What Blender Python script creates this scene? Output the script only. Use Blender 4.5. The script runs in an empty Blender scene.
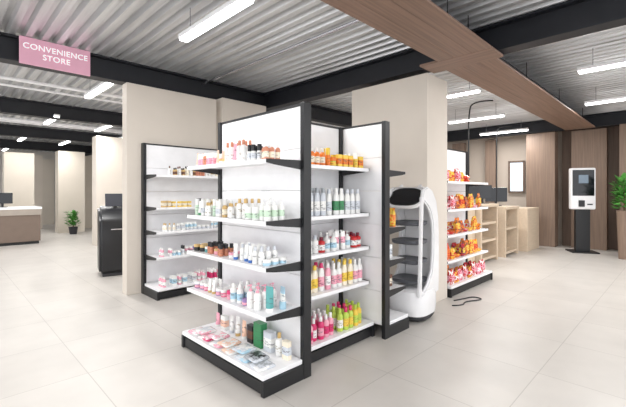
import bpy, bmesh, math, random
from mathutils import Vector, Matrix
random.seed(7)
C = bpy.context.scene.collection
S = bpy.context.scene
try:
    S.view_settings.view_transform = 'Standard'
except Exception: pass

# ---------------------------------------------------------------- materials
def lin(c):
    c = c/255.0
    return c/12.92 if c <= 0.04045 else ((c+0.055)/1.055)**2.4
def col(rgb): return (lin(rgb[0]), lin(rgb[1]), lin(rgb[2]), 1)
MC = {}
def mat(rgb, rough=0.5, metal=0.0, var=0.04, scale=6.0, stretch=(1,1,1), bump=0.0, emit=0.0, coat=0.0, rgb2=None, lo=.50, name=None):
    key = (tuple(rgb), rough, metal, var, scale, stretch, bump, emit, coat, rgb2, lo)
    if key in MC: return MC[key]
    m = bpy.data.materials.new(name or 'surface_material'); m.use_nodes = True
    nt = m.node_tree; b = nt.nodes['Principled BSDF']
    tc = nt.nodes.new('ShaderNodeTexCoord'); mp = nt.nodes.new('ShaderNodeMapping')
    mp.inputs['Scale'].default_value = stretch
    nz = nt.nodes.new('ShaderNodeTexNoise'); nz.inputs['Scale'].default_value = scale; nz.inputs['Detail'].default_value = 4
    rp = nt.nodes.new('ShaderNodeValToRGB')
    c = col(rgb)
    rp.color_ramp.elements[0].position = 0.3; rp.color_ramp.elements[1].position = 0.7
    rp.color_ramp.elements[0].color = tuple(max(0, x*(1-var)) for x in c[:3])+(1,)
    rp.color_ramp.elements[1].color = tuple(min(1, x*(1+var)) for x in c[:3])+(1,)
    if rgb2:
        rp.color_ramp.elements[0].position = lo; rp.color_ramp.elements[1].position = lo+0.08
        rp.color_ramp.elements[0].color = c; rp.color_ramp.elements[1].color = col(rgb2)
        nz.inputs['Detail'].default_value = 3
    nt.links.new(tc.outputs['Object'], mp.inputs['Vector']); nt.links.new(mp.outputs[0], nz.inputs['Vector'])
    nt.links.new(nz.outputs['Fac'], rp.inputs[0]); nt.links.new(rp.outputs[0], b.inputs['Base Color'])
    b.inputs['Roughness'].default_value = rough; b.inputs['Metallic'].default_value = metal
    if coat: b.inputs['Coat Weight'].default_value = coat
    if bump:
        bp = nt.nodes.new('ShaderNodeBump'); bp.inputs['Strength'].default_value = bump; bp.inputs['Distance'].default_value = 0.01
        nt.links.new(nz.outputs['Fac'], bp.inputs['Height']); nt.links.new(bp.outputs[0], b.inputs['Normal'])
    if emit:
        nt.links.new(rp.outputs[0], b.inputs['Emission Color']); b.inputs['Emission Strength'].default_value = emit
    MC[key] = m
    return m

WHITE = mat((244,244,246), 0.4, name='white_steel')
BLACK = mat((22,23,26), 0.42, name='black_steel')
DARK = mat((44,45,50), 0.5, name='dark_plastic')
BEAM = mat((26,28,35), 0.5, var=0.12, name='painted_beam')
PLASTER = mat((213,204,193), 0.75, var=0.03, scale=2.2, bump=0.1, name='beige_plaster')
CREAM = mat((208,199,186), 0.8, var=0.03, scale=2.2, name='cream_plaster')
OFFW = mat((206,202,195), 0.8, name='offwhite_wall')
WOOD = mat((128,102,87), 0.5, var=0.22, scale=3.0, stretch=(0.35,14,14), name='wood_plank_x')
WOODV = mat((134,113,98), 0.55, var=0.14, scale=3.0, stretch=(10,10,0.5), name='wood_vertical')
WOODD = mat((108,90,78), 0.6, var=0.14, scale=3.0, stretch=(10,10,0.5), name='dark_wood_vertical')
LWOOD = mat((212,193,170), 0.55, var=0.06, scale=3.0, stretch=(1,8,8), name='light_wood')
DECK = mat((214,215,217), 0.33, 0.6, var=0.14, scale=2.0, stretch=(9,0.5,1), name='galvanised_deck')
LAMP = mat((255,255,255), 0.5, var=0, emit=9.0, name='lamp_diffuser')
ROBOTW = mat((238,238,240), 0.25, coat=0.4, name='glossy_white')
CHROME = mat((190,190,195), 0.25, 0.9, name='metal_grey')
GREEN = mat((84,150,66), 0.5, var=0.35, scale=12, name='leaf_green')

def floor_mat():
    m = bpy.data.materials.new('floor_tiles'); m.use_nodes = True
    nt = m.node_tree; b = nt.nodes['Principled BSDF']
    tc = nt.nodes.new('ShaderNodeTexCoord')
    br = nt.nodes.new('ShaderNodeTexBrick'); br.offset = 0.0; br.squash = 1.0
    br.inputs['Scale'].default_value = 1.0
    br.inputs['Brick Width'].default_value = 0.85; br.inputs['Row Height'].default_value = 0.85
    br.inputs['Mortar Size'].default_value = 0.0035; br.inputs['Mortar Smooth'].default_value = 0.1
    br.inputs['Color1'].default_value = col((204,199,193)); br.inputs['Color2'].default_value = col((199,194,188))
    br.inputs['Mortar'].default_value = col((176,171,165))
    nz = nt.nodes.new('ShaderNodeTexNoise'); nz.inputs['Scale'].default_value = 2.5; nz.inputs['Detail'].default_value = 10
    mx = nt.nodes.new('ShaderNodeMixRGB'); mx.blend_type = 'MULTIPLY'; mx.inputs[0].default_value = 1
    rp = nt.nodes.new('ShaderNodeValToRGB'); rp.color_ramp.elements[0].color = (0.91,0.91,0.91,1); rp.color_ramp.elements[0].position=0.3
    rp.color_ramp.elements[1].color = (1,1,1,1); rp.color_ramp.elements[1].position=0.65
    L = nt.links.new
    L(tc.outputs['Object'], br.inputs['Vector']); L(tc.outputs['Object'], nz.inputs['Vector'])
    L(nz.outputs['Fac'], rp.inputs[0]); L(br.outputs['Color'], mx.inputs[1]); L(rp.outputs[0], mx.inputs[2])
    L(mx.outputs[0], b.inputs['Base Color']); b.inputs['Roughness'].default_value = 0.36
    bp = nt.nodes.new('ShaderNodeBump'); bp.inputs['Strength'].default_value = 0.2; bp.inputs['Distance'].default_value = 0.002; bp.invert=True
    L(br.outputs['Fac'], bp.inputs['Height']); L(bp.outputs[0], b.inputs['Normal'])
    return m

# ---------------------------------------------------------------- geometry helpers
def newmesh(name, bm, mats, smooth=False):
    me = bpy.data.meshes.new(name)
    bmesh.ops.recalc_face_normals(bm, faces=bm.faces)
    bm.to_mesh(me); bm.free()
    for m in mats: me.materials.append(m)
    if smooth:
        for p in me.polygons: p.use_smooth = True
        try: me.set_sharp_from_angle(angle=math.radians(40))
        except Exception: pass
    return me
def bm_box(bm, x0,x1,y0,y1,z0,z1, mi=0, bev=0.0):
    r = bmesh.ops.create_cube(bm, size=1.0)
    vs = r['verts']
    for v in vs:
        v.co = Vector(((x0+x1)/2+v.co.x*(x1-x0), (y0+y1)/2+v.co.y*(y1-y0), (z0+z1)/2+v.co.z*(z1-z0)))
    fs = set(f for v in vs for f in v.link_faces)
    for f in fs: f.material_index = mi
    if bev:
        es = list(set(e for v in vs for e in v.link_edges))
        rr = bmesh.ops.bevel(bm, geom=es, offset=bev, segments=2, affect='EDGES', profile=0.5)
        for f in rr['faces']: f.material_index = mi
def bm_lathe(bm, prof, mis, seg=16, cx=0, cy=0, sx=1, sy=1):
    rings = []
    for r, z in prof:
        if r < 1e-6: rings.append([bm.verts.new((cx,cy,z))])
        else: rings.append([bm.verts.new((cx+sx*r*math.cos(2*math.pi*i/seg), cy+sy*r*math.sin(2*math.pi*i/seg), z)) for i in range(seg)])
    for k in range(len(rings)-1):
        a, b = rings[k], rings[k+1]; mi = mis[k] if isinstance(mis,(list,tuple)) else mis
        for i in range(seg):
            j = (i+1)%seg
            if len(a)==1 and len(b)==1: continue
            if len(a)==1: f = bm.faces.new((a[0], b[i], b[j]))
            elif len(b)==1: f = bm.faces.new((a[i], a[j], b[0]))
            else: f = bm.faces.new((a[i], a[j], b[j], b[i]))
            f.material_index = mi
def bm_loft(bm, secs, mis=0, seg=24, n=2.0):
    rings = []
    for s in secs:
        e = s[5] if len(s) > 5 else n
        ring = []
        for i in range(seg):
            t = 2*math.pi*(i+0.5)/seg; c, d = math.cos(t), math.sin(t)
            ring.append(bm.verts.new((s[0]+s[3]*math.copysign(abs(c)**(2/e), c), s[1]+s[4]*math.copysign(abs(d)**(2/e), d), s[2])))
        rings.append(ring)
    for k in range(len(rings)-1):
        mi = mis[k] if isinstance(mis,(list,tuple)) else mis
        for i in range(seg):
            j = (i+1)%seg
            f = bm.faces.new((rings[k][i], rings[k][j], rings[k+1][j], rings[k+1][i])); f.material_index = mi
    f = bm.faces.new(list(reversed(rings[0]))); f.material_index = mis[0] if isinstance(mis,(list,tuple)) else mis
    f = bm.faces.new(rings[-1]); f.material_index = mis[-1] if isinstance(mis,(list,tuple)) else mis
def bm_band(bm, left, right, x0, x1, mi=0, bev=0.0):
    n=len(left); A=[]
    for k in range(n):
        (y,z),(y2,z2)=left[k],right[k]
        A.append((bm.verts.new((x0,y,z)),bm.verts.new((x1,y,z)),bm.verts.new((x1,y2,z2)),bm.verts.new((x0,y2,z2))))
    for k in range(n-1):
        for i in range(4):
            j=(i+1)%4; bm.faces.new((A[k][i],A[k][j],A[k+1][j],A[k+1][i])).material_index=mi
    bm.faces.new(A[0][::-1]); bm.faces.new(A[-1])
    if bev:
        bmesh.ops.recalc_face_normals(bm,faces=bm.faces)
        bmesh.ops.bevel(bm,geom=[e for e in bm.edges if len(e.link_faces)==2 and e.calc_face_angle(0)>1.0],offset=bev,segments=3,affect='EDGES')
def obj(name, me, parent=None, loc=(0,0,0), rot=(0,0,0), label=None, cat=None, group=None, kind=None):
    o = bpy.data.objects.new(name, me)
    C.objects.link(o)
    o.location = loc; o.rotation_euler = rot
    if parent: o.parent = parent
    if label: o['label'] = label
    if cat and not parent: o['category'] = cat
    if group: o['group'] = group
    if kind: o['kind'] = kind
    return o
def box(name, x0,x1,y0,y1,z0,z1, m, bev=0.0, **kw):
    bm = bmesh.new(); cx,cy = (x0+x1)/2,(y0+y1)/2
    bm_box(bm, x0-cx,x1-cx,y0-cy,y1-cy,0,z1-z0, 0, bev)
    return obj(name, newmesh(name, bm, [m]), loc=(cx,cy,z0), **kw)
def tubecurve(name, pts, r, m, parent=None, **kw):
    cu = bpy.data.curves.new(name, 'CURVE'); cu.dimensions='3D'; cu.bevel_depth=r; cu.bevel_resolution=3
    sp = cu.splines.new('NURBS'); sp.points.add(len(pts)-1)
    for p, q in zip(sp.points, pts): p.co = (q[0],q[1],q[2],1)
    sp.use_endpoint_u = True; sp.order_u = 3 if len(pts)>2 else 2
    cu.materials.append(m)
    o = bpy.data.objects.new(name+'_tmp', cu); C.objects.link(o)
    dg = bpy.context.evaluated_depsgraph_get(); me = bpy.data.meshes.new_from_object(o.evaluated_get(dg))
    bpy.data.objects.remove(o)
    if not me.materials: me.materials.append(m)
    return obj(name, me, parent=parent, **kw)
def pbox(nm,x0,x1,y0,y1,z0,z1,m,parent,bev=0.006,**kw):
    bm=bmesh.new(); bm_box(bm,x0,x1,y0,y1,z0,z1,0,bev); return obj(nm,newmesh(nm,bm,[m]),parent=parent,**kw)

# ---------------------------------------------------------------- structure
bm = bmesh.new(); bm_box(bm, -5,12.4,-5,22.2,-0.1,0)
obj('floor', newmesh('floor', bm, [floor_mat()]), kind='structure')
bm = bmesh.new(); z0,z1=3.37,3.43; per=0.16; x=-5; prof=[]
while x < 12.4:
    prof += [(x,z0),(x+0.066,z0),(x+0.088,z1),(x+0.138,z1)]; x += per
prof.append((x,z0))
a=[bm.verts.new((p[0],-5,p[1])) for p in prof]; b=[bm.verts.new((p[0],22.2,p[1])) for p in prof]
for i in range(len(prof)-1): bm.faces.new((a[i],a[i+1],b[i+1],b[i]))
obj('ceiling', newmesh('ceiling', bm, [DECK]), kind='structure')
box('wall_north', -5,12.4,22,22.2,0,3.45, OFFW, kind='structure')
box('wall_east', 12.2,12.4,-5,22,0,3.45, mat((186,174,162),.75,var=.03,scale=2), kind='structure')
def ibeam(i, axis, c, a0, a1, w=0.2, zb=3.05, zt=3.365):
    bm = bmesh.new()
    def bx(u0,u1,zz0,zz1):
        if axis=='x': bm_box(bm, a0,a1,c+u0,c+u1,zz0,zz1)
        else: bm_box(bm, c+u0,c+u1,a0,a1,zz0,zz1)
    bx(-w/2,w/2,zb,zb+0.025); bx(-w/2,w/2,zt-0.025,zt); bx(-0.015,0.015,zb+0.025,zt-0.025)
    obj('trim_%d'%i, newmesh('beam', bm, [BEAM]), kind='structure')
n=1
for yc in (5.9, 9.8, 13.7, 17.6): ibeam(n,'x',yc,-5,12.2); n+=1
for xc in (4.56, 11.5): ibeam(n,'y',xc,-5,22); n+=1
ibeam(n,'x',1.98,-5,12.2,zb=3.1); n+=1

GLASS = mat((205,216,226), 0.2, var=0.08, scale=2, emit=0.7, name='daylight_glass')
bm = bmesh.new(); t=0.05
bm_box(bm, 12.15,12.198,3.40,3.80,1.45,2.35,1)
for yy in (3.40,3.80): bm_box(bm,12.12,12.198,yy-t/2,yy+t/2,1.45-t/2,2.35+t/2,0)
for zz in (1.45,2.35): bm_box(bm,12.12,12.198,3.40,3.80,zz-t/2,zz+t/2,0)
obj('window_1', newmesh('window', bm, [WOODD,GLASS]), kind='structure')

# ---------------------------------------------------------------- partitions, panels
def part(name,x0,x1,y0,y1,z1,m,label,cat,bev=0.004): 
    return box(name,x0,x1,y0,y1,0,z1,m,bev,label=label,cat=cat)
part('partition_wall',1.87,3.28,5.56,5.74,2.99,PLASTER,'tall beige plaster partition wall behind the cosmetics shelf','partition')
part('partition_wall',3.36,4.28,5.50,5.74,3.03,PLASTER,'beige plaster partition beside a taller partition','partition')
part('pillar',4.37,4.93,2.33,3.55,2.96,PLASTER,'thick beige plaster pillar behind the delivery robot','pillar')
part('pillar',3.0,3.9,11.2,11.6,2.96,PLASTER,'beige plaster pillar beyond the black machine','pillar')
part('pillar',2.98,3.8,15.6,16.1,2.9,CREAM,'cream square pillar near the potted plant','pillar')
part('pillar',4.05,4.75,17.2,17.5,2.9,CREAM,'narrow cream pillar beyond the potted plant','pillar')
part('pillar',1.50,2.30,15.6,16.0,2.75,CREAM,'cream pillar behind the reception desk','pillar')
part('pillar',2.62,2.92,18.0,18.4,2.9,PLASTER,'slim beige pillar deep in the room','pillar')
part('pillar',3.1,3.7,20.2,20.5,2.9,CREAM,'cream pillar at the end of the room','pillar')
part('partition_wall',4.9,6.5,20.6,20.8,2.4,mat((120,118,116),.7),'grey office partition deep in the room','partition')
part('partition_wall',12.0,12.15,-0.3,2.42,3.2,WOODD,'brown wood wall lining behind the wood columns','partition')

def column(x0,x1,y0,y1,z1,label):
    return box('wood_panel',x0,x1,y0,y1,0,z1,WOODV,.006,label=label,cat='wall panel')
column(11.45,11.8,2.47,3.15,3.04,'grey-brown wood-clad column beside the checkout counters')
column(11.7,11.95,1.42,2.16,3.04,'smooth grey-brown wood column behind the kiosk')
column(11.3,11.9,0.1,1.14,3.04,'grey-brown wood column beside the potted plant')
column(12.0,12.15,4.15,4.45,3.04,'slim brown wood post beside the window')
column(12.0,12.15,5.1,5.5,3.04,'brown wood post on the beige wall')

WY=mat((128,102,87),.5,var=.22,scale=3,stretch=(14,.35,14),name='wood_plank_y')
for i,(xa,xb,ys,zz) in enumerate([(0.6,3.94,(1.40,1.59,1.78,1.97),2.90),(4.30,10.8,(1.52,1.71,1.90,2.11),2.95)]):
    bm = bmesh.new()
    for k in range(3): bm_box(bm, xa,xb,ys[k]+.001,ys[k+1]-.001,zz,zz+.025,0,0.002)
    o = obj('ceiling_panel', newmesh('ceiling_panel', bm,[WOOD]), label=('wide' if i==0 else 'long')+' brown wood-plank panel hung under the ceiling', cat='ceiling panel')
    for xx in ((1.2,3.6) if i==0 else (6.2,8.2,10.4)):
        bm=bmesh.new(); bm_lathe(bm,[(0,zz+.025),(0.006,zz+.025),(0.006,3.38),(0,3.38)],0,8)
        obj('hanger_rod',newmesh('hanger_rod',bm,[BLACK]),parent=o,loc=(xx,1.70,0))
bm=bmesh.new(); bm_box(bm,3.945,4.29,1.40,2.20,2.90,2.925,0,.002)
o=obj('ceiling_panel',newmesh('ceiling_panel',bm,[WY]),label='short brown wood panel crossing between two long ceiling panels',cat='ceiling panel')
bm=bmesh.new(); bm_lathe(bm,[(0,2.925),(0.006,2.925),(0.006,3.38),(0,3.38)],0,8); obj('hanger_rod',newmesh('hanger_rod',bm,[BLACK]),parent=o,loc=(4.1,1.70,0))

# ---------------------------------------------------------------- lamps
bmh=bmesh.new(); bm_box(bmh,-0.055,0.055,-0.62,0.62,0.025,0.07,0,0.005); LH=newmesh('housing',bmh,[WHITE])
bmt=bmesh.new(); bm_box(bmt,-0.045,0.045,-0.605,0.605,0.0,0.025,0,0.006); LT=newmesh('diffuser',bmt,[LAMP])
bmr=bmesh.new(); bm_lathe(bmr,[(0,0.07),(0.005,0.07),(0.005,0.31),(0,0.31)],0,8); LR=newmesh('rod',bmr,[CHROME])
lamps=[(1.87,3.24),(1.83,6.75),(1.83,10.3),(1.83,14.5),(1.83,18.5),(6.2,0.45),(6.2,3.0),(6.2,7.5),(8.57,0.75),(8.57,3.4),(8.57,6.5),(11.0,3.6),(4.0,8.0),(4.0,12.3),(6.2,11.8),(-0.9,1.0),(-0.9,4.5),(2.2,-1.2),(6.2,-2.2),(-0.9,8.0),(3.0,10.6),(3.0,14.8),(0.6,12.0)]
for (lx,ly) in lamps:
    e=obj('ceiling_lamp',None,loc=(lx,ly,3.07),label='slim white linear fluorescent lamp hanging under metal decking',cat='ceiling lamp',group='linear ceiling lamps')
    obj('housing',LH,parent=e); obj('diffuser',LT,parent=e)
    obj('rod',LR,parent=e,loc=(0,-0.45,0)); obj('rod',LR,parent=e,loc=(0,0.45,0))
    ld=bpy.data.lights.new('lamp_light','AREA'); ld.shape='RECTANGLE'; ld.size=0.12; ld.size_y=1.2; ld.energy=(44 if ly<9 else 26); ld.color=(1,0.99,0.975)
    lo=bpy.data.objects.new('lamp_light',ld); C.objects.link(lo); lo.location=(lx,ly,3.04); 

# ---------------------------------------------------------------- shelf units
def make_unit(loc, th, w, depth, bdepth, zs, label, h=2.15):
    e = obj('shelf_unit', None, loc=loc, rot=(0,0,th), label=label, cat='store shelf')
    for ux in (0,w):
        bm=bmesh.new(); bm_box(bm,-0.022,0.022,-0.04,0.04,0,h,0,0.003)
        z=0.25
        while z<h-0.05:
            bm_box(bm,-0.008,-0.003,-0.0415,-0.04,z,z+0.03,1); bm_box(bm,0.003,0.008,-0.0415,-0.04,z,z+0.03,1); z+=0.05
        obj('upright',newmesh('upright',bm,[BLACK,DARK]),parent=e,loc=(ux,0,0))
    bm=bmesh.new(); z=0.12; k=6; ph=(h-0.02-z)/k
    for i in range(k): bm_box(bm,0.024,w-0.024,-0.018,0.018,z+i*ph+0.0015,z+(i+1)*ph-0.0015,0,0.002)
    obj('back_panel',newmesh('back_panel',bm,[WHITE]),parent=e)
    bm=bmesh.new(); bm_box(bm,0.022,w-0.022,-0.02,0.02,h-0.018,h,0); obj('top_rail',newmesh('top_rail',bm,[BLACK]),parent=e)
    b=obj('base',None,parent=e)
    bm=bmesh.new(); bm_box(bm,0.022,w-0.022,-bdepth+0.0,-bdepth+0.02,0.01,0.095,0); obj('kick_plate',newmesh('kick_plate',bm,[BLACK]),parent=b)
    bm=bmesh.new(); bm_box(bm,-0.005,w+0.005,-bdepth-0.01,-0.041,0.115,0.15,0,0.004); obj('deck',newmesh('deck',bm,[WHITE]),parent=b)
    for ux in (0,w):
        bm=bmesh.new(); bm_box(bm,-0.02,0.02,-bdepth-0.012,-0.041,0.0,0.113,0,0.004); obj('foot',newmesh('foot',bm,[BLACK]),parent=b,loc=(ux,0,0))
    for z in zs:
        s=obj('shelf',None,parent=e,loc=(0,0,z))
        bm=bmesh.new()
        bm_box(bm,0.012,w-0.012,-depth,-0.042,-0.006,0.0,0)
        bm_box(bm,0.012,w-0.012,-depth-0.012,-depth,-0.03,0.003,0,0.002)
        bm_box(bm,0.012,w-0.012,-depth-0.002,-depth+0.03,-0.03,-0.026,0)
        obj('shelf_board',newmesh('shelf_board',bm,[WHITE]),parent=s)
        for ux in (0.0,w):
            bm=bmesh.new(); t=0.0035; xs=0.006 if ux==0 else -0.006
            p=[(-0.041,0.012),(-depth-0.01,0.004),(-depth-0.01,-0.022),(-depth+0.06,-0.034),(-0.041,-0.062)]
            A=[bm.verts.new((xs-t,y,zz)) for y,zz in p]; B=[bm.verts.new((xs+t,y,zz)) for y,zz in p]
            bm.faces.new(A); bm.faces.new(B[::-1])
            for i in range(len(p)): j=(i+1)%len(p); bm.faces.new((A[i],A[j],B[j],B[i]))
            obj('bracket',newmesh('bracket',bm,[BLACK]),parent=s,loc=(ux,0,0))
    return dict(m=Matrix.Translation(Vector(loc))@Matrix.Rotation(th,4,'Z'), th=th, w=w, depth=depth, bdepth=bdepth, zs=[0.15]+sorted(zs))
ZS=[0.55,0.90,1.235,1.685]
UA=make_unit((2.04,3.34,0),-math.pi/2,1.22,0.375,0.415,ZS,'white and black metal store shelf stocked with cosmetics')
UB=make_unit((2.09,2.69,0),0,1.0,0.40,0.45,ZS,'white metal shelf bay with shampoo and lotion bottles')
UC=make_unit((3.14,2.12,0),math.pi/2,1.22,0.36,0.40,[0.45,0.75,1.08,1.66],'white and black metal store shelf beside the robot')
UD=make_unit((2.08,5.50,0),0,1.25,0.40,0.50,ZS,'white and black metal shelf of skincare bottles before a partition')
UE=make_unit((4.98,2.74,0),0,1.5,0.38,0.44,[0.48,0.84,1.20,1.60],'white metal shelf stocked with red and orange snack bags')

# ---------------------------------------------------------------- products
PC={}
def pm(c,rough=0.35,c2=None): return mat(c,rough,var=0.03,scale=(34 if c2 else 20),rgb2=c2)
def plabel(c,c2):
    # printed label: fine lines of ink over the label colour
    if c==c2: c2=tuple(int(v*.62) for v in c)
    return mat(c,.5,scale=26,stretch=(1,1,3.2),rgb2=tuple(int(v*.55+w*.45) for v,w in zip(c2,c)),lo=.54)
def proto(kind,h,r,body,cap,lab=None):
    key=(kind,h,r,body,cap,lab)
    if key in PC: return PC[key]
    lab = lab or body
    M=[pm(body),plabel(lab,tuple(int(v*.55) for v in (cap if min(cap)<225 else (150,150,158))))]; parts=[]; bm=bmesh.new(); W=2*r
    if kind=='pouch': M=[pm(body,.25,cap),pm(lab,.25,body)]
    if kind in('flatpack','softpack'): M=[pm(body,.25,lab),pm(cap,.3,body)]
    if kind=='bottle':
        hb=h*0.80
        bm_lathe(bm,[(0,0),(r*.9,0),(r,h*.02),(r,hb*.2),(r*1.004,hb*.2),(r*1.004,hb*.64),(r,hb*.64),(r,hb*.8),(r*.85,hb*.9),(r*.42,hb*.97),(r*.42,hb)],[0,0,0,0,1,0,0,0,0,0],14)
        b2=bmesh.new(); bm_lathe(b2,[(0,hb*.97),(r*.5,hb*.97),(r*.52,hb*.98),(r*.48,h*.99),(r*.42,h),(0,h)],0,12); parts.append(('cap',newmesh('cap',b2,[pm(cap)],True)))
    elif kind=='oval':
        hb=h*0.84
        bm_loft(bm,[(0,0,0,r*.9,r*.55),(0,0,h*.02,r,r*.62),(0,0,hb*.2,r,r*.62),(0,0,hb*.62,r,r*.62),(0,0,hb*.85,r*.92,r*.6),(0,0,hb*.97,r*.5,r*.45),(0,0,hb,r*.4,r*.4)],[0,0,1,0,0,0],16,2.3)
        b2=bmesh.new(); bm_loft(b2,[(0,0,hb*.99,r*.55,r*.5),(0,0,h*.98,r*.52,r*.46),(0,0,h,r*.42,r*.38)],0,14); parts.append(('cap',newmesh('cap',b2,[pm(cap)],True)))
    elif kind=='slim':
        hb=h*0.62
        bm_lathe(bm,[(0,0),(r*.96,0),(r,h*.02),(r,hb*.3),(r,hb*.8),(r,hb*.97),(r*.7,hb)],[0,0,0,1,0,0],12)
        b2=bmesh.new(); bm_lathe(b2,[(0,hb),(r*.9,hb),(r*.9,h*.98),(r*.8,h),(0,h)],0,12); parts.append(('cap',newmesh('cap',b2,[pm(cap)],True)))
    elif kind=='pump':
        hb=h*0.72
        bm_lathe(bm,[(0,0),(r*.92,0),(r,h*.02),(r,hb*.25),(r*1.004,hb*.25),(r*1.004,hb*.65),(r,hb*.65),(r,hb*.85),(r*.8,hb*.94),(r*.4,hb)],[0,0,0,0,1,0,0,0,0],14)
        b2=bmesh.new(); bm_lathe(b2,[(0,hb*.99),(r*.45,hb*.99),(r*.45,h*.8),(r*.13,h*.81),(r*.13,h*.93),(r*.33,h*.94),(r*.33,h),(0,h)],0,12)
        bm_box(b2,0,r*1.0,-r*.14,r*.14,h*.95,h*.985); parts.append(('pump_head',newmesh('pump_head',b2,[pm(cap)],True)))
    elif kind=='jar':
        hb=h*0.6
        bm_lathe(bm,[(0,0),(r*.9,0),(r,h*.06),(r,hb*.2),(r,hb*.85),(r*.93,hb)],[0,0,0,1,0],16)
        b2=bmesh.new(); bm_lathe(b2,[(0,hb),(r*1.0,hb),(r*1.01,h*.94),(r*.94,h),(0,h)],0,16); parts.append(('lid',newmesh('lid',b2,[pm(cap)],True)))
    elif kind=='tube':
        hb=h*0.16
        bm_loft(bm,[(0,0,hb,r*.8,r*.8),(0,0,hb+.01,r*.85,r*.8),(0,0,h*.35,r*.92,r*.66),(0,0,h*.7,r,r*.35),(0,0,h*.95,r*1.04,r*.06),(0,0,h,r*1.04,r*.05)],[0,0,1,0,0],16)
        b2=bmesh.new(); bm_loft(b2,[(0,0,0,r*.78,r*.78),(0,0,hb*.98,r*.82,r*.82)],0,14); parts.append(('cap',newmesh('cap',b2,[pm(cap)],True)))
    elif kind=='carton':
        bm_loft(bm,[(0,0,0,r,r*.6),(0,0,h*.25,r,r*.6),(0,0,h*.7,r,r*.6),(0,0,h,r,r*.6)],[0,1,0],16,14)
    elif kind=='pouch':
        bm_loft(bm,[(0,0,0,r,.012),(0,0,h*.08,r*.97,.03),(0,0,h*.3,r*.93,.038),(0,0,h*.65,r*.93,.032),(0,0,h*.9,r*.97,.008),(0,0,h,r,.003)],[0,0,1,0,0],20,3)
        for v in bm.verts:
            if .05*h<v.co.z<.95*h: v.co+=Vector((random.uniform(-.004,.004),random.uniform(-.007,.007),random.uniform(-.006,.006)))
    elif kind=='flatpack':
        bm_loft(bm,[(0,0,0,r*.95,h*.47),(0,0,.004,r,h*.5),(0,0,.010,r*.96,h*.48),(0,0,.018,r*.75,h*.36),(0,0,.021,r*.4,h*.2)],[0,0,0,1],20,7)
    elif kind=='softpack':
        bm_loft(bm,[(0,0,0,r*.7,h*.35),(0,0,.018,r*.93,h*.44),(0,0,.026,r,h*.5),(0,0,.034,r*.93,h*.44),(0,0,.048,r*.7,h*.33),(0,0,.052,r*.4,h*.2)],[0,0,0,1,0],20,4)
    me=newmesh(kind,bm,M,kind not in('carton','pouch'))
    nm={'bottle':'lotion_bottle','oval':'shampoo_bottle','slim':'spray_bottle','pump':'pump_bottle','jar':'cream_jar','tube':'squeeze_tube','carton':'carton_box','pouch':'snack_bag','flatpack':'flat_packet','softpack':'snack_bag'}[kind]
    PC[key]=(nm,me,parts,W); return PC[key]
CN={'white':(242,242,240),'cream':(244,234,214),'pink':(240,170,188),'magenta':(218,50,112),'red':(200,36,40),'orange':(236,128,44),'copper':(205,135,105),'yellow':(240,205,80),'lime':(190,214,90),'green':(60,140,90),'teal':(90,165,165),'blue':(70,120,195),'sky':(175,212,230),'purple':(150,120,175),'black':(30,30,34),'brown':(110,72,54),'gold':(212,178,118),'grey':(165,170,175),'silver':(212,217,224),'maroon':(120,34,54),'peach':(246,204,180),'mint':(205,228,205)}
def P(kind,h,r,b,c,l=None): return (kind,h,r,CN[b],CN[c],CN[l] if l else None,b,c)
KN={'bottle':('lotion bottle','bottle'),'oval':('flat oval shampoo bottle','bottle'),'slim':('slim spray bottle','bottle'),'pump':('pump dispenser bottle','bottle'),'jar':('round cream jar','jar'),'tube':('standing squeeze tube','tube'),'carton':('cardboard product box','box'),'pouch':('sealed snack bag','snack bag'),'flatpack':('flat sealed packet','packet'),'softpack':('lying snack bag','snack bag')}
def place(sp,u,x,y,z,group,rz=0,rx=0):
    kind,h,r,b,c,l,bn,cn=sp
    nm,me,parts,W=proto(kind,h,r,b,c,l)
    loc=u['m']@Vector((x,y,z+0.001))
    t,cat=KN[kind]
    lab = '%s %s with %s %s on a shelf'%(bn,t,cn,'cap' if parts else 'print')
    o=obj(nm,me,loc=loc,rot=(rx,0,u['th']+rz),label=lab,cat=cat,group=group)
    for pn,pme in parts: obj(pn,pme,parent=o)
def fill(u,si,x0,x1,items,rows,group,gap=0.012,front=0.05,run=(2,4),skip=0.04,rowgap=0.015,wild=0.12):
    z=u['zs'][si]; dep=u['bdepth'] if si==0 else u['depth']
    x=x0; last=None
    while True:
        sp=random.choice(items)
        if sp is last and len(items)>1: continue
        last=sp; ex=sp[2]*(1.12 if sp[0]=='tube' else 1.0)
        ey=sp[2]*{'oval':0.64,'carton':0.6,'pouch':0}.get(sp[0],1.0)
        if sp[0]=='pouch': ey=0.037
        if sp[0]=='flatpack': ey=sp[1]*0.5
        for q in range(random.randint(*run)):
            if x+2*ex>x1: return
            if random.random()<skip: x+=2*ex+gap; continue
            nr=rows if random.random()<0.7 else max(1,rows-1)
            y=-dep+front*0.5+ey+random.uniform(0,0.03)
            for k in range(nr):
                if y+ey>-0.055: break
                rz = random.uniform(-3,3) if sp[0] in('bottle','jar','slim') else random.uniform(-2.2,-1) if sp[0]=='pump' else random.uniform(-wild,wild)
                place(sp,u,x+ex,y,z,group,rz)
                y+=2*ey+rowgap+(0.01 if sp[0] in('oval','carton','pouch','flatpack') else 0)
            x+=2*ex+gap+random.uniform(0,.008)+(0.008 if sp[0] in('carton','flatpack','pouch','oval') else 0)

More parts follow.
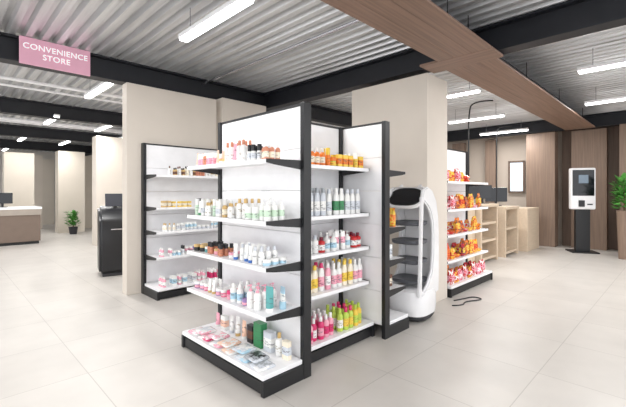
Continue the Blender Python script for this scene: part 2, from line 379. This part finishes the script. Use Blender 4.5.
# unit A
g='cosmetics on the top shelf'
fill(UA,4,0.05,0.55,[P('slim',.11,.016,'pink','white'),P('slim',.13,.018,'white','pink'),P('tube',.13,.02,'peach','white'),P('bottle',.12,.022,'copper','white'),P('jar',.05,.025,'white','gold')],3,g,run=(1,3))
fill(UA,4,0.56,0.88,[P('bottle',.17,.024,'cream','green','white'),P('slim',.19,.022,'copper','gold'),P('bottle',.18,.024,'white','copper'),P('tube',.16,.026,'pink','white'),P('bottle',.20,.022,'copper','gold','cream')],2,g,run=(1,2))
fill(UA,4,0.90,1.19,[P('bottle',.14,.022,'gold','black','cream'),P('jar',.06,.03,'cream','gold'),P('bottle',.13,.02,'copper','white','cream'),P('slim',.13,.02,'white','black','silver')],3,g,run=(1,3),skip=0)
g='skincare bottles on the second shelf'
fill(UA,3,0.05,0.72,[P('bottle',.12,.022,'white','gold'),P('slim',.14,.02,'white','white','silver'),P('tube',.13,.024,'white','green','white'),P('bottle',.15,.024,'white','teal','sky'),P('slim',.15,.02,'mint','white'),P('bottle',.13,.024,'gold','white','cream')],3,g,run=(1,3))
fill(UA,3,0.74,1.19,[P('pump',.17,.026,'white','white','mint'),P('jar',.10,.036,'white','white','mint'),P('bottle',.16,.026,'white','gold','white'),P('tube',.16,.026,'mint','white','white'),P('bottle',.15,.026,'white','green','lime')],3,g,run=(1,2),skip=0)
g='small jars on the third shelf'
fill(UA,2,0.05,0.60,[P('jar',.05,.028,'pink','gold'),P('jar',.06,.03,'black','gold'),P('slim',.10,.018,'copper','black'),P('tube',.11,.02,'peach','white'),P('bottle',.10,.022,'white','white'),P('jar',.05,.025,'teal','white')],3,g,run=(1,2))
fill(UA,2,0.62,1.19,[P('jar',.05,.03,'silver','white','sky'),P('tube',.13,.024,'white','blue'),P('jar',.045,.033,'white','pink'),P('bottle',.13,.024,'white','silver'),P('jar',.06,.03,'black','black'),P('bottle',.12,.024,'white','teal','sky')],3,g,run=(1,2),skip=0)
g='creams and lotions on the fourth shelf'
fill(UA,1,0.05,0.56,[P('jar',.06,.03,'purple','white','pink'),P('jar',.05,.032,'blue','white'),P('slim',.11,.02,'black','black'),P('bottle',.13,.024,'white','pink','pink'),P('tube',.12,.024,'white','gold'),P('jar',.06,.03,'magenta','white','pink')],3,g,run=(1,2))
fill(UA,1,0.58,1.06,[P('bottle',.15,.028,'white','white','sky'),P('pump',.18,.03,'white','pink','white'),P('jar',.07,.035,'pink','magenta'),P('tube',.15,.028,'sky','white','white'),P('jar',.06,.035,'brown','black'),P('jar',.05,.035,'purple','purple','pink')],3,g,run=(1,2),skip=0)
place(P('tube',.19,.036,'teal','white','teal'),UA,1.12,-.28,.55,g,.2); place(P('tube',.17,.034,'sky','sky','white'),UA,1.13,-.16,.55,g,-.2)
g='flat packets on the bottom shelf'
FP=[P('flatpack',.15,.085,'pink','white','white'),P('flatpack',.16,.08,'white','silver','pink'),P('flatpack',.15,.082,'silver','white','sky'),P('flatpack',.16,.08,'peach','white','white'),P('flatpack',.15,.085,'white','pink','magenta'),P('flatpack',.16,.08,'silver','grey','white'),P('flatpack',.15,.085,'grey','black','silver')]
for k in range(6):
    x=.125+k*.193
    place(FP[[0,4,1,3,2,5][k]],UA,x,-.325,.15,g,random.uniform(-.08,.08))
    if k<5: place(FP[[1,0,3,2,6][k]],UA,x+.09,-.30+.015*(k%2),.1725,g,random.uniform(-.08,.08))
g='tubes and boxes on the bottom shelf'
for (x,y,sp) in [(0.12,-0.12,P('tube',.13,.028,'pink','white')),(0.24,-0.12,P('carton',.13,.04,'white','pink','peach')),(0.36,-0.12,P('tube',.16,.028,'white','silver')),(0.46,-.12,P('tube',.17,.03,'white','gold','white')),(0.56,-0.12,P('tube',.16,.028,'peach','white')),(0.67,-.12,P('carton',.15,.04,'black','white','brown')),(0.79,-0.12,P('carton',.20,.055,'green','white','green')),(0.92,-0.12,P('carton',.16,.05,'silver','white','white')),(1.04,-0.12,P('bottle',.18,.03,'white','gold')),(1.13,-0.12,P('carton',.14,.035,'cream','white','silver'))]:
    place(sp,UA,x,y,0.15,g)

# unit B
g='orange and yellow bottles on the top shelf'
fill(UB,4,0.22,0.48,[P('slim',.17,.024,'orange','yellow','orange'),P('bottle',.16,.026,'orange','white','cream')],3,g,run=(2,3),skip=0)
fill(UB,4,0.50,0.97,[P('bottle',.14,.028,'yellow','orange','white'),P('carton',.12,.03,'yellow','white','orange'),P('jar',.09,.03,'lime','orange','yellow'),P('slim',.15,.024,'yellow','white')],3,g,run=(1,3),skip=0)
g='tall shampoo bottles on the second shelf'
fill(UB,3,0.20,0.97,[P('oval',.25,.033,'silver','grey','white'),P('oval',.24,.033,'white','silver','silver'),P('oval',.25,.033,'white','grey','purple'),P('oval',.25,.033,'white','white','green')],3,g,run=(1,3),skip=0,gap=.004)
g='short bottles on the third shelf'
fill(UB,2,0.20,0.97,[P('pump',.17,.032,'white','white','sky'),P('bottle',.17,.032,'white','white','teal'),P('bottle',.14,.034,'red','maroon','white'),P('tube',.17,.03,'white','white','pink'),P('bottle',.18,.032,'white','white','pink'),P('bottle',.16,.03,'white','silver','white')],3,g,run=(1,2),skip=0,gap=.008)
g='body lotion bottles on the fourth shelf'
fill(UB,1,0.18,0.97,[P('oval',.24,.034,'cream','yellow','yellow'),P('oval',.25,.034,'white','magenta','pink'),P('bottle',.23,.032,'white','white','pink'),P('oval',.24,.034,'pink','white','white'),P('oval',.22,.034,'white','red','red'),P('bottle',.22,.03,'white','sky','silver')],3,g,run=(1,2),skip=0,gap=.004)
g='pink and green bottles on the bottom shelf'
fill(UB,0,0.06,0.52,[P('bottle',.20,.030,'magenta','white','pink'),P('bottle',.20,.030,'pink','white','magenta'),P('bottle',.19,.03,'magenta','white','white')],3,g,run=(1,3),skip=0,gap=.008)
fill(UB,0,0.54,0.97,[P('bottle',.21,.031,'lime','magenta','yellow'),P('bottle',.21,.031,'lime','lime','white'),P('bottle',.20,.031,'yellow','lime','lime')],3,g,run=(1,3),skip=0,gap=.008)

# unit C
g='snack bags on the shelf beside the robot'
place(P('pouch',.20,.07,'yellow','orange','orange'),UC,.14,-.28,1.08,g); place(P('pouch',.19,.07,'cream','gold','white'),UC,.14,-.16,1.08,g)
place(P('carton',.14,.05,'white','grey','silver'),UC,.16,-.26,.75,g); place(P('carton',.12,.05,'brown','white','cream'),UC,.16,-.26,.45,g)
place(P('pouch',.18,.07,'cream','white','grey'),UC,.34,-.26,.75,g); place(P('pouch',.18,.07,'brown','gold','white'),UC,.36,-.26,.15,g)

# unit D
g='skincare bottles on the top shelf before the partition'
fill(UD,4,0.20,1.2,[P('bottle',.13,.020,'white','brown'),P('bottle',.14,.020,'cream','black','cream'),P('jar',.06,.026,'white','gold'),P('slim',.12,.016,'copper','white'),P('bottle',.11,.02,'gold','black','brown')],2,g,skip=.06,gap=.010,run=(1,3))
g='small boxes on the second shelf'
fill(UD,3,0.12,0.60,[P('carton',.08,.026,'yellow','white','cream'),P('carton',.09,.024,'gold','white','cream')],2,g,skip=.03)
fill(UD,3,0.62,1.2,[P('carton',.10,.026,'cream','white','gold'),P('slim',.12,.018,'gold','black'),P('bottle',.10,.02,'white','white')],2,g,skip=.06,gap=.012)
g='lotions on the third shelf'
fill(UD,2,0.15,1.2,[P('tube',.11,.02,'white','silver','sky'),P('bottle',.11,.02,'white','gold','cream'),P('jar',.05,.026,'silver','white'),P('carton',.10,.026,'white','white','silver'),P('bottle',.11,.02,'copper','black','white')],2,g,skip=.06,gap=.012,run=(1,3))
g='small bottles on the fourth shelf'
fill(UD,1,0.1,1.2,[P('tube',.11,.02,'white','white','pink'),P('slim',.13,.018,'white','black','silver'),P('bottle',.12,.022,'purple','white','white'),P('jar',.06,.026,'sky','white'),P('bottle',.12,.022,'pink','white','white')],2,g,skip=.06,gap=.012,run=(1,3))
g='small boxes and tubes on the bottom shelf'
fill(UD,0,0.08,1.2,[P('carton',.13,.032,'white','white','sky'),P('bottle',.14,.024,'pink','white','white'),P('carton',.12,.032,'white','pink','silver'),P('tube',.15,.026,'purple','white','white'),P('bottle',.13,.025,'brown','black','cream'),P('slim',.14,.02,'magenta','white')],3,g,skip=.05,run=(1,2),gap=.014)

# unit E snacks
snkp=[P('pouch',.24,.08,'red','orange','orange'),P('pouch',.21,.085,'orange','yellow','red'),P('pouch',.18,.07,'maroon','orange','orange'),P('pouch',.20,.075,'red','white','pink'),P('pouch',.15,.08,'yellow','orange','red'),P('pouch',.22,.07,'yellow','red','orange'),P('pouch',.17,.075,'pink','red','white'),P('pouch',.19,.06,'maroon','red','yellow'),P('pouch',.23,.065,'orange','brown','yellow'),P('pouch',.16,.065,'red','yellow','white')]
g='snack bags on the snack shelf'
for si in range(5):
    z=UE['zs'][si]; dep=UE['bdepth'] if si==0 else UE['depth']; x=.04; end=1.05 if si==4 else 1.46; last=None
    while True:
        sp=random.choice([q for q in (snkp if si else [snkp[6],snkp[3],snkp[9],snkp[5]]) if q is not last]); last=sp; r=sp[2]
        if x+2*r>end: break
        if random.random()<.3:
            s2=('softpack',.17,r)+sp[3:]; nl=random.choice([1,2])
            for k in range(nl): place(s2,UE,x+r,-dep+.115,z+k*.0535,g,random.uniform(-.08,.08))
        else:
            place(sp,UE,x+r,-dep+.060+random.uniform(0,.02),z,g,random.uniform(-.18,.18))
            place(random.choice([q for q in snkp if q[2]<=r]),UE,x+r,-dep+.195,z,g,random.uniform(-.08,.08))
        x+=2*r+.02

# ---------------------------------------------------------------- sign
sg=box('hanging_sign',0.70,1.47,5.765,5.79,3.03,3.365,mat((232,176,197),0.5,emit=0.05),0.004,label='pink rectangular sign reading CONVENIENCE STORE on a black beam',cat='sign')
for txt,z in (('CONVENIENCE',0.195),('STORE',0.090)):
    cu=bpy.data.curves.new('lettering','FONT'); cu.body=txt; cu.size=0.098; cu.align_x='CENTER'; cu.extrude=0.001; cu.space_character=1.05; cu.offset=0.0002
    cu.materials.append(mat((255,250,252),0.5,emit=0.45))
    t=bpy.data.objects.new('tmp',cu); C.objects.link(t)
    me=bpy.data.meshes.new_from_object(t.evaluated_get(bpy.context.evaluated_depsgraph_get())); bpy.data.objects.remove(t)
    obj('lettering',me,parent=sg,loc=(0,-0.0140,z),rot=(math.pi/2,0,0))

# ---------------------------------------------------------------- robot (front = local -y)
rb=obj('delivery_robot',None,loc=(3.91,2.285,0),rot=(0,0,math.radians(-86)),label='white cat-eared delivery robot with open trays and black screen',cat='robot')
bm=bmesh.new(); bm_loft(bm,[(0,0,0.02,.21,.22),(0,0,0.05,.23,.25),(0,0,0.08,.23,.25)],0,32,3.2); obj('bumper',newmesh('bumper',bm,[DARK],True),parent=rb)
bm=bmesh.new(); bm_loft(bm,[(0,0,0.08,.238,.26),(0,0,0.16,.246,.268),(0,0,0.28,.246,.266),(0,0.0,0.34,.235,.255),(0,0.0,0.36,.21,.23)],0,36,3.2); obj('base_shell',newmesh('base_shell',bm,[ROBOTW],True),parent=rb)
for sx in (-1,1):
    bm=bmesh.new(); bm_lathe(bm,[(0,-.02),(.05,-.02),(.05,.02),(0,.02)],0,16)
    for v in bm.verts: v.co=Vector((v.co.z,v.co.x,v.co.y))
    obj('wheel',newmesh('wheel',bm,[BLACK],True),parent=rb,loc=(sx*.14,0.0,0.05))
inner=[(-.22,.30),(-.04,.42),(.06,.54),(.10,.75),(.105,.95),(.085,1.10),(.03,1.22),(-.04,1.29),(-.11,1.33),(-.18,1.36)]
outer2=[(.25,.28),(.255,.40),(.26,.55),(.262,.78),(.258,.98),(.24,1.17),(.185,1.35),(.08,1.47),(-.04,1.51),(-.15,1.48)]
for sx in (-1,1):
    bm=bmesh.new(); bm_band(bm,outer2,inner,sx*.205-.022,sx*.205+.022,bev=.015)
    obj('side_frame',newmesh('side_frame',bm,[ROBOTW],True),parent=rb)
    front=[(-.225,.30,.032),(-.215,.45,.024),(-.20,.75,.02),(-.19,1.0,.02),(-.175,1.3,.025),(-.16,1.40,.03)]
    bm=bmesh.new(); bm_band(bm,[(y-w_,z) for y,z,w_ in front],[(y+w_,z) for y,z,w_ in front],sx*.205-.018,sx*.205+.018,bev=.008)
    obj('side_frame',newmesh('side_frame',bm,[ROBOTW],True),parent=rb)
bm=bmesh.new(); bm_band(bm,[(y-.012,z) for y,z in outer2[:9]],[(y-.05,z-.01) for y,z in outer2[:9]],-.18,.18); obj('back_shell',newmesh('back_shell',bm,[ROBOTW],True),parent=rb)
TRAYB=mat((86,88,94),.4,name='tray_grey')
for z in (.42,.64,.86,1.07):
    bm=bmesh.new(); bm_loft(bm,[(0,-.05,z,.155,.15),(0,-.05,z+.012,.172,.165),(0,-.05,z+.045,.178,.17),(0,-.05,z+.036,.16,.155)],0,28,4); tr=obj('tray',newmesh('tray',bm,[TRAYB],True),parent=rb)
hd=obj('head',None,parent=rb,loc=(0,-0.13,1.38),rot=(math.radians(50),0,0))
bm=bmesh.new(); bm_loft(bm,[(0,0,-.07,.16,.10),(0,0,-.03,.215,.14),(0,0,.0,.228,.155),(0,0,.022,.222,.150)],0,36,3); obj('head_shell',newmesh('head_shell',bm,[ROBOTW],True),parent=hd)
bm=bmesh.new(); bm_loft(bm,[(0,0,.020,.20,.128),(0,0,.03,.193,.122)],0,36,3); obj('screen',newmesh('screen',bm,[mat((14,15,20),.12,name='screen_glass')],True),parent=hd)
for sx in (-1,1):
    bm=bmesh.new(); bm_loft(bm,[(0,0,0,.045,.02),(0,0,.04,.03,.016),(0,0,.07,.006,.005)],0,16,2.2); obj('ear',newmesh('ear',bm,[ROBOTW],True),parent=hd,loc=(sx*.12,.130,0),rot=(math.radians(-85),0,0))

# ---------------------------------------------------------------- kiosk
kk=obj('self_service_kiosk',None,loc=(11.0,1.81,0),rot=(0,0,math.radians(-62)),label='white self-service ordering kiosk on a black pedestal',cat='kiosk')
pbox('base_plate',-.28,.28,-.25,.25,0,.03,BLACK,kk)
pbox('pedestal',-.15,.15,-.06,.06,.03,1.03,BLACK,kk)
pbox('body',-.26,.26,-.08,.08,1.03,2.03,ROBOTW,kk,.03)
pbox('screen',-.225,.225,-.088,-.078,1.36,1.98,mat((16,18,24),.12),kk)
pbox('display_panel',-.10,.10,-.0925,-.0885,1.66,1.86,mat((110,125,140),.3,emit=.2),kk)
pbox('card_reader',-.10,.02,-.12,-.078,1.10,1.25,DARK,kk)
pbox('receipt_slot',.08,.19,-.084,-.078,1.14,1.17,BLACK,kk,.001)

# ---------------------------------------------------------------- checkout counters
def cubby(x0,x1,y0,y1,h,label,shelves=(.06,.40,.75),solid=False):
    e=obj('cubby_counter',None,loc=(x0,y0,0),label=label,cat='counter'); w=x1-x0; d=y1-y0
    pbox('top',0.0,w,-.02,d,h-.06,h,LWOOD,e,.004)
    for xx in (0.0,w-.07): pbox('side_panel',xx,xx+.07,0,d,0,h-.06,LWOOD,e,.003)
    pbox('back_panel',.07,w-.07,d-.03,d,0,h-.06,WOODV,e,.0)
    if solid: pbox('front_panel',.07,w-.07,.01,.03,0,h-.06,LWOOD,e,.002)
    else:
        for z in shelves: pbox('shelf',.07,w-.07,.02,d-.03,z,z+.05,LWOOD,e,.002)
cubby(6.55,7.55,3.0,3.75,1.20,'light wood checkout counter with solid front panel',solid=True)
cubby(7.60,8.55,2.9,3.75,1.20,'light wood checkout counter with open cubby shelves',(.06,.42,.78))
cubby(8.85,9.75,2.85,3.75,1.12,'light wood checkout counter with two open shelves',(.06,.6))
box('service_counter',10.1,11.1,2.75,3.5,0,1.05,LWOOD,.006,label='solid light wood service counter beside the wood column',cat='counter')

def monitor(x,y,z,rz,w=.42,label='black flat monitor on a counter'):
    e=obj('monitor',None,loc=(x,y,z),rot=(0,0,rz),label=label,cat='monitor')
    pbox('stand',-.1,.1,-.08,.08,0,.015,BLACK,e,.003); pbox('neck',-.025,.025,.0,.02,.015,.14,BLACK,e,.002)
    pbox('screen',-w/2,w/2,-.02,0,.1,.1+w*.66,mat((22,24,30),.15),e,.006)
monitor(6.9,3.3,1.201,math.radians(-30),.55); monitor(7.9,3.3,1.201,math.radians(-60),.5); monitor(8.35,3.15,1.201,math.radians(-30),.45); monitor(9.3,3.2,1.121,math.radians(-50),.5)
tubecurve('arched_pole',[(7.62,3.15,1.202),(7.62,3.15,2.3),(7.62,3.15,3.05),(7.68,3.1,3.3),(8.1,2.85,3.34)],.014,BLACK,label='thin black arched pole rising from the checkout counter',cat='pole')
tubecurve('arched_pole',[(8.9,3.05,1.122),(8.9,3.05,2.2),(8.9,3.05,2.8),(9.0,3.0,2.95),(9.25,2.85,2.95)],.012,BLACK,label='thin black arched pole beside a monitor',cat='pole')
UF=make_unit((7.3,5.6,0),0,1.6,.38,.44,[.5,.9,1.3,1.68],'white metal store shelf stocked with dark and red boxes')
for si in range(5): fill(UF,si,.05,1.55,[P('carton',.24,.08,'red','white','maroon'),P('carton',.26,.09,'black','white','brown'),P('carton',.2,.08,'orange','white','red')],1,'boxes on the rear shelf',run=(1,2))

# ---------------------------------------------------------------- black machine
bk=obj('payment_terminal',None,loc=(2.25,7.25,0),rot=(0,0,math.radians(-12)),label='rounded black machine with sloped top and small monitor',cat='machine')
bm=bmesh.new()
bm_band(bm,[(-.26,.05),(-.30,.5),(-.31,.92),(-.25,1.02),(-.05,1.14)],[(.28,.05),(.30,.5),(.30,1.0),(.29,1.14),(.22,1.20)],-.27,.27,bev=.04)
obj('cabinet',newmesh('cabinet',bm,[mat((28,29,33),.35,name='black_gloss')],True),parent=bk)
pbox('plinth',-.22,.22,-.25,.25,0,.05,DARK,bk,.004)
pbox('handle',-.10,.10,-.33,-.30,.80,.82,CHROME,bk,.003)
pbox('neck',-.03,.03,.06,.10,1.15,1.25,BLACK,bk,.003)
obj('screen',newmesh('screen',(lambda b:(bm_box(b,-.16,.16,-.012,.012,0,.24,0,.006),b)[1])(bmesh.new()),[mat((52,56,66),.15)]),parent=bk,loc=(0,.05,1.19),rot=(-.3,0,0))

# ---------------------------------------------------------------- reception desk
e=obj('reception_desk',None,loc=(-.5,12.9,0),label='long white reception desk with grey-brown wood base',cat='desk'); w_=2.58; d_=1.0; h_=1.03
pbox('body',.03,w_-.03,.03,d_-.03,.08,h_-.22,mat((122,106,95),.6,name='grey_brown_laminate'),e,.004); pbox('plinth',.06,w_-.06,.06,d_-.06,0,.08,BLACK,e,0)
pbox('desktop',0,w_,0,d_,h_-.06,h_,WHITE,e,.006); pbox('upper_band',.01,w_-.01,.01,d_-.01,h_-.22,h_-.06,mat((168,158,148),.6,name='light_grey_laminate'),e,.002)
monitor(1.25,13.3,1.031,-.3,.45,'black monitor on the reception desk')

# ---------------------------------------------------------------- plants
def plant(x,y,potr,poth,top,spread,label,nleaf=130,potm=None):
    e=obj('potted_plant',None,loc=(x,y,0),label=label,cat='plant')
    bm=bmesh.new(); bm_lathe(bm,[(0,0),(potr*.75,0),(potr,poth*.95),(potr*1.05,poth),(potr*.92,poth),(potr*.9,poth*.93),(0,poth*.93)],0,20); obj('pot',newmesh('pot',bm,[potm or DARK],True),parent=e)
    bm=bmesh.new(); bm_lathe(bm,[(0,poth*.93),(.02,poth*.93),(.015,poth+(top-poth)*.6),(0,poth+(top-poth)*.6)],0,8); obj('stem',newmesh('stem',bm,[mat((90,80,50),.7)]),parent=e)
    bm=bmesh.new()
    for i in range(nleaf):
        a=random.uniform(0,6.28); zb=poth+(top-poth)*random.uniform(.05,.75); L=random.uniform(.5,1)*spread; el=random.uniform(-.3,1.1); wd=spread*.15
        dx=Vector((math.cos(a),math.sin(a),0)); sd=Vector((-math.sin(a),math.cos(a),0))
        r0=spread*random.uniform(0,.45); p0=dx*r0+Vector((0,0,zb))
        pm_=p0+dx*L*.35*math.cos(el)+Vector((0,0,L*.35*math.sin(el))); p1=p0+dx*L*.65*math.cos(el)+Vector((0,0,min(L*.55*math.sin(el),top-zb)))
        v=[bm.verts.new(p0),bm.verts.new(pm_+sd*wd),bm.verts.new(p1),bm.verts.new(pm_-sd*wd),bm.verts.new(pm_-Vector((0,0,wd*.3)))]
        bm.faces.new((v[0],v[1],v[4])); bm.faces.new((v[1],v[2],v[4])); bm.faces.new((v[2],v[3],v[4])); bm.faces.new((v[3],v[0],v[4]))
    obj('foliage',newmesh('foliage',bm,[GREEN]),parent=e)
plant(10.5,.97,.14,1.05,1.92,.36,'bushy green leafy plant in a tall brown planter',170,potm=WOODV)
plant(3.30,15.0,.14,.25,.9,.33,'small green leafy potted plant beside a pillar')

tubecurve('power_cable',[(4.62,2.12,.008),(4.72,2.02,.008),(4.9,2.08,.008),(5.05,2.0,.008),(5.2,1.95,.008),(5.22,2.1,.008),(5.0,2.14,.012),(4.85,2.2,.008)],.008,BLACK,label='loose black power cable lying on the floor tiles',cat='cable')
for yy,zz,rr in ((7.6,3.25,.03),(8.1,3.25,.02),(11.5,3.2,.04),(12.2,3.25,.025)):
    tubecurve('ceiling_pipe',[(-4.9,yy,zz),(4.4,yy,zz)],rr,WHITE,label='slim white conduit pipe running under the metal decking',cat='pipe')
tubecurve('ceiling_pipe',[(3.2,2.2,3.3),(3.2,12,3.3)],.02,CHROME,label='thin grey conduit running under the metal decking',cat='pipe')

# ---------------------------------------------------------------- world + camera
w=bpy.data.worlds.new('world'); S.world=w; w.use_nodes=True
bg=w.node_tree.nodes['Background']; bg.inputs[0].default_value=(0.97,0.98,1.0,1); bg.inputs[1].default_value=2.2
cam=bpy.data.cameras.new('camera'); co=bpy.data.objects.new('camera',cam); C.objects.link(co)
co.location=(0,0,1.45); co.rotation_euler=(math.pi/2,0,math.radians(-45))
cam.sensor_width=36; cam.lens=375/626*36; cam.shift_y=-11.5/626; cam.clip_start=0.05
S.camera=co
